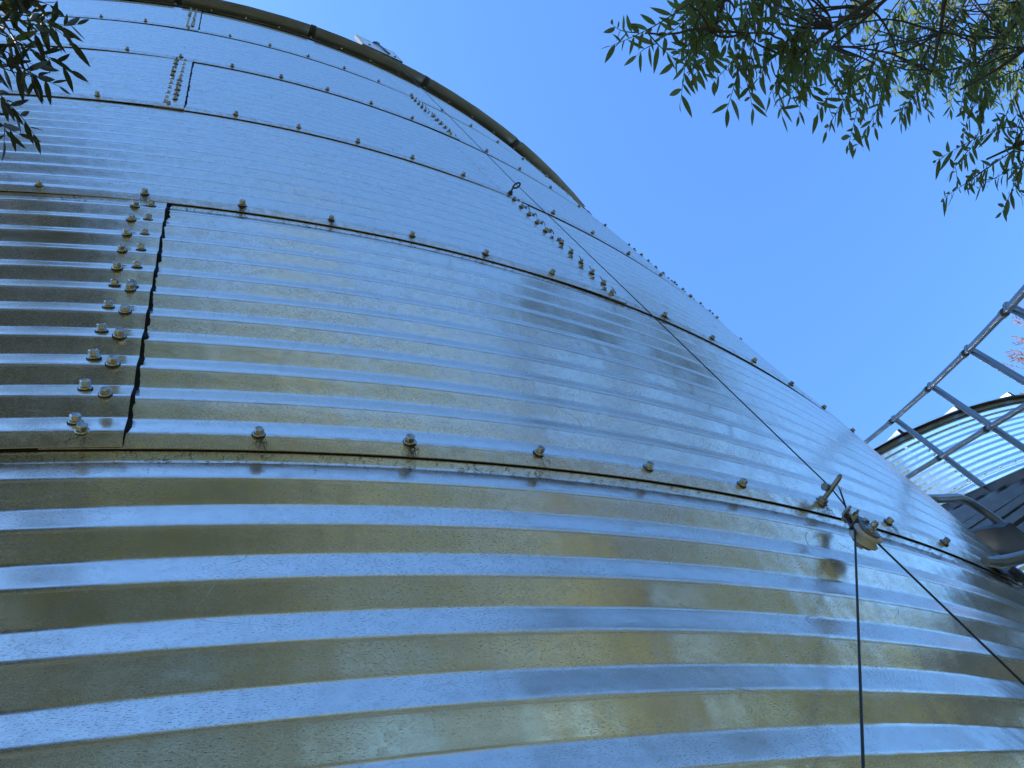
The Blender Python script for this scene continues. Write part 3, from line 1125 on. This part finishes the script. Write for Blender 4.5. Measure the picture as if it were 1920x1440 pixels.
TW=[[1.42,-0.06,4.05,1.14,0.11,3.95],
[1.28,0.05,4.0,1.36,0.1,3.95],
[1.54,-0.11,4.15,1.44,0.22,3.95],
[1.66,-0.08,4.15,1.49,0.15,4.0],
[1.67,-0.02,4.05,1.59,0.21,3.9],
[1.71,-0.03,4.05,1.65,0.19,3.85],
[1.62,-0.04,4.15,1.43,0.12,4.05],
[1.91,-0.06,4.15,1.85,0.2,3.95],
[1.97,-0.02,4.1,1.92,0.19,3.95],
[2.09,-0.1,4.15,1.77,0.15,3.95],
[2.17,-0.04,4.05,1.95,0.18,3.9],
[2.31,-0.1,4.15,2.18,0.25,3.95],
[2.24,-0.03,4.05,2.06,0.22,3.95],
[2.5,-0.09,4.25,2.36,0.18,4.05],
[2.74,-0.16,4.35,2.62,0.09,4.15],
[2.91,-0.22,4.45,2.64,0.1,4.25],
[3.08,-0.21,4.45,2.95,0.05,4.25],
[3.34,-0.16,4.55,3.18,0.07,4.35],
[3.42,-0.17,4.45,2.93,0.17,4.15],
[3.24,0.06,4.15,2.62,0.24,3.95],
[3.29,0.1,4.15,2.74,0.38,3.95],
[3.31,0.15,4.15,3.03,0.38,3.9],
[3.45,-0.05,4.45,3.22,0.12,4.25],
[3.43,-0.02,4.35,3.19,0.26,4.05],
[3.51,0.18,4.25,3.02,0.32,4.05],
[3.12,-0.33,4.65,2.98,-0.02,4.45],
[1.94,-0.25,4.43,1.74,-0.12,4.28],
[2.55,-0.08,4.71,2.46,0.05,4.56],
[2.66,-0.31,4.66,2.42,-0.15,4.51],
[4.45,-0.32,5.42,4.36,-0.14,5.27],
[2.3,-0.14,4.66,2.27,0.07,4.51],
[1.87,-0.12,4.62,1.74,0.01,4.47],
[3.24,-0.46,5.57,3.21,-0.24,5.42],
[2.24,-0.05,4.55,2.21,0.15,4.4],
[3.07,-0.29,5.17,2.89,-0.12,5.02],
[1.96,-0.07,4.18,1.76,0.11,4.03],
[2.1,-0.15,4.48,1.98,0.08,4.33],
[1.83,-0.14,4.29,1.72,-0.02,4.14],
[2.18,-0.11,4.37,2.08,0.09,4.22],
[1.66,-0.21,4.31,1.6,-0.06,4.16],
[1.87,-0.18,4.27,1.72,-0.07,4.12],
[4.05,-0.17,5.6,4.03,0.14,5.45],
[1.86,-0.17,4.83,1.79,-0.02,4.68],
[4.43,-0.43,5.43,4.18,-0.22,5.28],
[2.65,-0.36,4.91,2.61,-0.21,4.76],
[1.51,-0.18,4.27,1.45,-0.06,4.12],
[2.31,-0.3,4.84,2.16,-0.15,4.69],
[1.58,-0.19,4.27,1.49,-0.09,4.12],
[1.62,-0.12,4.32,1.57,-0.02,4.17],
[3.0,-0.13,4.94,2.98,0.05,4.79],
[1.82,-0.15,4.18,1.67,-0.03,4.03],
[3.94,-0.27,5.05,3.62,-0.06,4.9],
[1.89,-0.21,4.31,1.81,-0.11,4.16],
[1.8,-0.04,4.55,1.77,0.09,4.4],
[4.3,-0.39,5.4,4.22,-0.16,5.25],
[1.93,-0.21,4.76,1.92,-0.01,4.61],
[2.39,-0.14,4.71,2.31,0.07,4.56],
[3.26,-0.2,5.27,3.09,0.09,5.12],
[4.47,-0.73,5.62,4.48,-0.49,5.47],
[1.6,-0.04,4.24,1.57,0.1,4.09],
[1.78,-0.2,4.59,1.69,-0.01,4.44],
[3.18,-0.46,4.45,3.08,-0.35,4.3],
[4.07,-0.64,5.42,4.04,-0.36,5.27],
[2.85,-0.09,4.69,2.73,0.07,4.54],
[3.89,-0.29,5.02,3.69,-0.14,4.87],
[1.71,-0.1,4.49,1.67,0.05,4.34],
[1.98,-0.19,4.69,1.84,-0.08,4.54],
[3.27,-0.21,4.55,3.11,-0.04,4.4],
[3.22,-0.41,4.73,3.1,-0.16,4.58],
[1.82,-0.22,4.58,1.78,-0.07,4.43],
[3.15,-0.14,5.38,2.93,0.16,5.23],
[2.11,-0.2,4.74,1.99,0.01,4.59],
[1.83,-0.01,4.27,1.65,0.15,4.12],
[2.43,-0.18,4.78,2.32,-0.07,4.63],
[2.17,-0.15,4.49,2.08,-0.0,4.34],
[1.9,-0.2,4.74,1.77,0.01,4.59],
[4.35,-0.43,5.26,4.21,-0.23,5.11],
[4.42,-0.51,5.54,4.25,-0.19,5.39],
[3.55,-0.31,4.98,3.33,-0.05,4.83],
[2.08,-0.13,4.24,1.86,0.0,4.09],
[4.04,-0.59,5.53,3.86,-0.33,5.38],
[2.03,-0.13,4.22,1.91,0.06,4.07],
[1.89,-0.08,4.38,1.72,0.03,4.23],
[1.86,-0.03,4.73,1.82,0.16,4.58],
[3.98,-0.61,5.15,3.83,-0.38,5.0],
[4.68,-0.38,5.61,4.41,-0.07,5.46],
[3.55,-0.22,5.19,3.48,-0.04,5.04],
[4.02,-0.49,5.17,4.0,-0.26,5.02],
[2.04,-0.23,4.38,1.96,-0.03,4.23],
[3.69,-0.45,4.93,3.6,-0.28,4.78],
[2.39,-0.36,4.67,2.28,-0.16,4.52],
[3.67,-0.4,5.59,3.53,-0.22,5.44],
[2.01,-0.04,4.84,1.98,0.13,4.69],
[1.99,-0.27,4.33,1.84,-0.06,4.18],
[3.46,-0.26,4.63,3.21,-0.08,4.48],
[4.24,-0.65,5.4,4.15,-0.41,5.25],
[3.95,-0.56,5.08,3.66,-0.37,4.93],
[1.54,-0.14,4.24,1.38,0.06,4.09],
[2.29,-0.05,4.64,2.22,0.13,4.49],
[4.42,-0.3,5.31,4.3,-0.03,5.16],
[3.47,-0.32,5.05,3.26,-0.04,4.9],
[2.51,-0.36,4.65,2.44,-0.23,4.5],
[3.9,-0.25,5.66,3.69,-0.02,5.51],
[3.76,-0.6,5.68,3.52,-0.26,5.53],
[3.37,-0.44,5.64,3.3,-0.27,5.49],
[3.89,-0.39,5.46,3.68,-0.09,5.31],
[5.03,-0.45,5.74,5.02,-0.23,5.59],
[4.28,-0.29,5.27,4.02,-0.01,5.12],
[4.28,-0.58,5.36,4.26,-0.35,5.21],
[2.65,-0.14,4.81,2.61,0.06,4.66],
[3.53,-0.1,5.33,3.37,0.18,5.18],
[4.86,-0.3,5.69,4.79,-0.01,5.54],
[4.37,-0.42,5.83,4.13,-0.22,5.68],
[3.89,-0.41,5.21,3.74,-0.22,5.06],
[3.33,-0.49,5.54,3.32,-0.25,5.39],
[3.52,-0.01,5.61,3.34,0.15,5.46],
[4.25,-0.4,5.32,3.97,-0.1,5.17],
[2.49,-0.19,4.65,2.35,0.04,4.5],
[3.67,-0.24,4.87,3.49,-0.01,4.72],
[3.41,-0.29,5.81,3.37,-0.01,5.66],
[3.67,-0.21,5.55,3.58,0.0,5.4],
[3.4,-0.52,5.69,3.37,-0.35,5.54],
[4.05,-0.48,5.33,3.98,-0.29,5.18],
[3.63,-0.48,5.17,3.34,-0.27,5.02],
[2.86,-0.07,4.64,2.75,0.05,4.49],
[3.46,-0.53,4.58,3.27,-0.28,4.43],
[3.89,-0.2,5.15,3.61,0.02,5.0],
[3.14,-0.08,4.68,2.95,0.17,4.53],
[2.87,-0.01,4.87,2.76,0.2,4.72],
[4.5,-0.74,5.64,4.27,-0.43,5.49],
[2.58,-0.07,4.7,2.36,0.06,4.55],
[3.84,-0.43,5.83,3.71,-0.21,5.68],
[3.66,-0.56,4.75,3.66,-0.33,4.6],
[3.26,-0.13,4.53,3.22,0.06,4.38],
[3.28,-0.19,4.6,3.02,-0.03,4.45],
[3.56,-0.31,5.21,3.4,-0.05,5.06],
[4.05,-0.32,5.13,3.79,-0.16,4.98],
[3.64,-0.29,5.44,3.51,-0.13,5.29],
[5.29,-0.36,6.94,5.02,-0.11,6.79],
[4.01,-0.58,5.1,3.81,-0.35,4.95],
[5.01,-0.28,6.04,4.69,-0.06,5.89],
[4.02,-0.47,5.33,3.83,-0.29,5.18],
[3.62,-0.36,5.32,3.39,-0.13,5.17],
[3.99,-0.46,5.28,3.79,-0.26,5.13],
[6.13,-0.69,7.0,5.95,-0.47,6.85],
[4.93,-0.45,6.25,4.8,-0.3,6.1],
[3.82,-0.23,5.33,3.54,-0.06,5.18],
[3.88,-0.39,5.68,3.74,-0.24,5.53],
[4.47,-0.32,6.14,4.49,-0.07,5.99],
[4.23,-0.47,6.13,4.08,-0.28,5.98],
[4.85,-0.7,5.99,4.62,-0.41,5.84],
[4.07,-0.18,5.34,3.97,0.01,5.19],
[4.71,-0.19,6.8,4.48,0.15,6.65],
[5.05,-0.48,6.14,4.79,-0.3,5.99],
[4.03,-0.21,5.47,3.85,-0.05,5.32],
[5.82,-0.3,6.83,5.58,-0.04,6.68],
[4.5,-0.35,6.76,4.43,-0.19,6.61],
[4.16,-0.62,5.9,4.1,-0.46,5.75],
[5.92,-0.34,6.69,5.71,0.0,6.54],
[4.16,-0.23,5.07,3.86,-0.05,4.92],
[3.71,-0.4,5.23,3.6,-0.21,5.08],
[4.81,-0.49,6.15,4.67,-0.33,6.0],
[3.56,-0.5,5.26,3.46,-0.36,5.11],
[4.41,-0.54,6.22,4.17,-0.28,6.07],
[3.48,-0.08,5.36,3.4,0.09,5.21],
[4.09,-0.49,5.77,4.01,-0.3,5.62],
[4.74,-0.62,6.3,4.49,-0.38,6.15],
[4.92,-0.48,6.21,4.76,-0.3,6.06],
[5.76,-0.53,6.5,5.75,-0.32,6.35],
[3.9,-0.46,5.68,3.69,-0.28,5.53],
[3.76,-0.34,5.63,3.59,-0.13,5.48],
[4.99,-0.23,6.65,4.82,0.07,6.5],
[4.86,-0.68,7.04,4.53,-0.48,6.89],
[5.18,-0.86,6.36,5.02,-0.66,6.21],
[4.14,-0.12,5.84,3.92,0.08,5.69],
[3.9,-0.51,5.23,3.78,-0.38,5.08],
[4.64,-0.7,7.04,4.5,-0.41,6.89],
[4.45,-0.19,5.74,4.27,0.04,5.59],
[4.29,-0.43,6.57,4.17,-0.2,6.42],
[5.63,-0.67,6.51,5.39,-0.48,6.36],
[3.38,-0.44,5.1,3.17,-0.3,4.95],
[5.07,-0.35,6.57,5.03,-0.16,6.42]]
TL=[[-0.53,0.29,3.85,-0.36,0.29,3.8],
[-0.57,0.32,3.9,-0.32,0.36,3.8],
[-0.54,0.34,3.85,-0.37,0.35,3.75],
[-0.55,0.41,3.9,-0.34,0.46,3.75],
[-0.55,0.39,3.85,-0.4,0.43,3.8],
[-0.53,0.55,3.85,-0.44,0.6,3.8],
[-0.56,0.38,3.95,-0.44,0.4,3.9],
[-0.54,0.34,3.9,-0.4,0.29,3.85],
[-0.57,0.45,3.95,-0.4,0.47,3.85],
[-0.55,0.33,3.9,-0.38,0.33,3.85],
[-0.56,0.52,3.95,-0.46,0.55,3.85],
[-0.55,0.26,3.95,-0.4,0.27,3.85]]
LIM=[[2.36,-0.27,4.3,2.16,-0.11,4.25,1.97,0.03,4.15],
[2.57,-0.4,4.4,2.4,-0.21,4.35,2.19,-0.05,4.25],
[3.32,-0.25,4.4,3.16,-0.13,4.35,2.9,-0.02,4.25],
[3.5,0.07,4.25,3.28,0.15,4.2,3.05,0.21,4.1],
[1.65,-0.21,4.25,1.64,-0.11,4.2,1.57,0.0,4.1],
[2.92,-0.42,4.6,2.97,-0.22,4.55,2.91,-0.05,4.45],
[3.92,-0.51,5.0,3.79,-0.31,4.95,3.57,-0.15,4.85]]
AUT = (17.99, 4.05, 11.60)



def willow(name, label, base, crown_c, crown_r, twigs, limbs, seed, bg_twigs, hub, mat, size=.085):
    rg = random.Random(seed)
    root = thing(name, label, 'tree', base)
    leaves, tw = [], MB()
    tr = MB()
    base = Vector(base)
    hub = Vector(hub)
    trunk = limb(tr, base - Vector((0, 0, .1)), hub, .19, .11, rg, 8, .04)
    limb(tr, hub, crown_c + Vector((0, 0, crown_r.z * .8)), .11, .03, rg, 7, .08)
    adopt(tr.build("trunk", M['bark']), root)
    # limbs out of the crown to the boughs over the photographer
    for L in limbs:
        a, b, c = Vector(L[0:3]), Vector(L[3:6]), Vector(L[6:9])
        mb = MB()
        far = a + (a - b).normalized() * .5 + (hub - a) * .18
        pts = smooth_path([hub, hub.lerp(far, .6) + Vector((0, 0, .25)), far, a, b, c], .5, 5)
        n = len(pts)
        mb.tube(pts, [.040 * (1 - i / n) ** 1.5 + .004 for i in range(n)], 7)
        adopt(mb.build("limb", M['bark']), root)
    for t in twigs:
        t = Vector(t[:3]), Vector(t[3:6])
        twig_leaves(rg, t[0], t[1], .021, size, leaves, tw)
        # side shoot
        for _ in range(1):
            f = rg.uniform(.25, .7)
            p = t[0].lerp(t[1], f)
            dv = (t[1] - t[0])
            q = p + dv * rg.uniform(.25, .42) + Vector((rg.gauss(0, .05), rg.gauss(0, .05), rg.gauss(0, .04)))
            twig_leaves(rg, p, q, .018, size * .85, leaves, tw, .002)
        # thin stalk back towards the nearest limb
        if limbs:
            best = min((Vector(L[i:i + 3]) for L in limbs for i in (0, 3, 6)), key=lambda z: (z - t[0]).length)
            if (best - t[0]).length > .7:          # joins a bough higher up
                best = t[0] + ((hub - t[0]).normalized() + Vector((0, 0, .5))).normalized() * .6
            limb(tw, best, t[0], .005, .003, rg, 5, .06)
    # the rest of the crown
    for _ in range(14):
        v = rand_in_ball(rg)
        q = crown_c + Vector((v.x * crown_r.x, v.y * crown_r.y, v.z * crown_r.z)) * .85
        limb(tw, hub.lerp(crown_c, rg.uniform(0, .8)), q, .04, .008, rg, 6, .08)
    for _ in range(bg_twigs):
        v = rand_in_ball(rg)
        p = crown_c + Vector((v.x * crown_r.x, v.y * crown_r.y, v.z * crown_r.z))
        q = p + Vector((rg.gauss(0, .22), rg.gauss(0, .22), -rg.uniform(.15, .45)))
        twig_leaves(rg, p, q, .034, size * 1.7, leaves, tw)
    o = adopt(tw.build("twigs", M['bark']), root)
    o['kind'] = 'stuff'
    emit_leaves(root, leaves, mat)
    return root


bough = willow("willow_tree", "green willow boughs hanging into the top right corner against blue sky", (4.9, -4.3, 0), Vector((4.7, -4.5, 6.0)), Vector((2.6, 2.6, 2.6)), TW, LIM, 21, 420, (4.3, -3.2, 3.6), M['leaf'], .080)
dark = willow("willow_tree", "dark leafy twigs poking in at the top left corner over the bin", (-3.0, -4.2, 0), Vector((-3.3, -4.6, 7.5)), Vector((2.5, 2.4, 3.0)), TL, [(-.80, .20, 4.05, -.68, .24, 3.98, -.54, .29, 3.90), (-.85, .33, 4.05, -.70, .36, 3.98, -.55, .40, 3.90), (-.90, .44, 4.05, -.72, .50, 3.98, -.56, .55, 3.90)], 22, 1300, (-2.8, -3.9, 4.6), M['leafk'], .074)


# trees round the yard, mirrored in the steel
def crown_mesh(seed, n, mat, size):
    rg = random.Random(seed)
    mb = MB()
    blobs = [(rand_in_ball(rg) * .62, rg.uniform(.30, .52)) for _ in range(16)]
    for _ in range(n):
        c, r = rg.choice(blobs)
        v = rand_in_ball(rg).normalized() * (r * rg.uniform(.55, 1.02))
        p = c + v
        d = Vector((rg.gauss(0, 1), rg.gauss(0, 1), rg.gauss(-.3, .7))).normalized()
        y = d.orthogonal().normalized()
        y = (Matrix.Rotation(rg.uniform(0, PI * 2), 3, d) @ y)
        s = size * rg.uniform(.5, 1.3)
        a, b, c2, e = p, p + d * s * .5 + y * s * .26, p + d * s, p + d * s * .5 - y * s * .26
        mb.add([a, b, c2, e], [(0, 1, 2, 3)])
    return mb.mesh("crown", mat)


CROWNS = [crown_mesh(s, 10000, M[k_], .06) for s, k_ in ((1, 'leafb'), (2, 'leafy'))] + [crown_mesh(3, 9000, M['leafd'], .065)]


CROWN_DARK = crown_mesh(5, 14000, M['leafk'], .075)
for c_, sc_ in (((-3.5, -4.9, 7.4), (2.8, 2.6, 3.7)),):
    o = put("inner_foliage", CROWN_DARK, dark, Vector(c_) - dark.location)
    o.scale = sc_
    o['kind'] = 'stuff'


def yard_tree(label, x, y, h, r, var, seed):
    rg = random.Random(seed)
    root = thing("broadleaf_tree", label, 'tree', (x, y, 0), "trees round the yard")
    mb = MB()
    limb(mb, (0, 0, -.1), (rg.uniform(-.3, .3), rg.uniform(-.3, .3), h * .55), .05 * r + .08, .09, rg, 7, .03)
    for _ in range(5):
        a = rg.uniform(0, 2 * PI)
        limb(mb, (0, 0, h * rg.uniform(.3, .5)), (math.cos(a) * r * .6, math.sin(a) * r * .6, h * rg.uniform(.6, .8)), .08, .02, rg, 5, .06)
    mb.build("trunk", M['bark'], root)
    o = put("crown", CROWNS[var], root, (0, 0, h * .58), (0, 0, rg.uniform(0, 6)))
    o.scale = (r, r, h * .46)
    return root


YT = [(-7.5, -6.5, 11.0, 3.4, 2, "leafy tree nearest the left side of the yard"), (-11, -10, 13.5, 4.2, 2, "tall dark tree at the far left of the yard"),
      (-5.6, -9.4, 14.0, 3.4, 2, "olive tree left of the yard gap"), (-1.6, -10.0, 15.5, 3.4, 0, "round olive tree straight across the yard"),
      (2.2, -10.4, 14.5, 3.2, 1, "olive tree right of the yard centre"), (5.6, -10.0, 12.5, 2.9, 1, "narrow tree at the right end of the yard row"),
      (-16, -5, 12.0, 4.2, 2, "dark tree beside the bin's left flank"), (-3.5, -16, 17.0, 4.8, 1, "tall tree behind the yard centre"),
      (2.5, -17, 17.0, 4.8, 1, "tall tree behind the right of the yard"), (-11, -17, 16.5, 4.8, 0, "tall tree at the far left corner"),
      (8.6, -4.6, 8.0, 2.4, 0, "low tree closest to the stair side of the yard"), (8.2, -8.2, 9.4, 2.8, 1, "broad olive tree past the willow"),
      (12.5, -6.5, 7.6, 2.8, 0, "low bushy tree opposite the second bin"), (11.5, -11.5, 8.6, 3.2, 1, "wide tree behind the low bushy tree"),
      (16.5, -9.5, 8.2, 3.2, 1, "spreading tree at the yard's right end"), (15.0, -3.0, 6.8, 2.4, 0, "small round tree beside the second bin"),
      (-3.0, -7.6, 4.6, 2.0, 2, "low dark bushy tree under the tall olive trees"), (-6.0, -6.2, 4.8, 1.9, 2, "low dark bushy tree left of the willow"),
      (-0.2, -8.4, 3.6, 1.9, 2, "low dark shrub straight across the yard"), (3.4, -8.6, 3.2, 1.8, 2, "low dark shrub right of the yard centre"),
      (6.6, -7.2, 3.0, 1.6, 0, "low green shrub below the broad olive tree"),
      (26, -10.5, 10.5, 4.0, 1, "tree past the second bin at right")]
for i, (x, y, h, r, v, lb) in enumerate(YT):
    yard_tree(lb, x, y, h, r, v, 50 + i)

# autumn tree whose twig tips show at the right edge
rg = random.Random(77)
ac = Vector(AUT)
root = thing("autumn_tree", "reddish brown twigs of an autumn tree at the right edge", 'tree', (ac.x + .8, ac.y - .6, 0))
mb = MB()
hub = Vector((ac.x + .5, ac.y - .4, ac.z - 4.0))
limb(mb, root.location, hub, .22, .12, rg, 8, .02)
limb(mb, hub, ac + Vector((0, 0, 1.2)), .12, .02, rg, 7, .05)
adopt(mb.build("trunk", M['palebark']), root)
leaves, tw = [], MB()
for _ in range(260):
    v = rand_in_ball(rg)
    p = ac + Vector((v.x * 1.7, v.y * 1.7, v.z * 1.8))
    q = p + (p - hub).normalized() * rg.uniform(.3, .6) + Vector((0, 0, rg.uniform(-.15, .1)))
    twig_leaves(rg, p, q, .032, .12, leaves, tw, .005, spread=40)
    if rg.random() < .5:
        limb(tw, hub.lerp(ac, rg.uniform(.2, .9)), p, .02, .006, rg, 5, .05)
o = adopt(tw.build("twigs", M['palebark']), root)
o['kind'] = 'stuff'
emit_leaves(root, leaves, M['leafr'], 60)
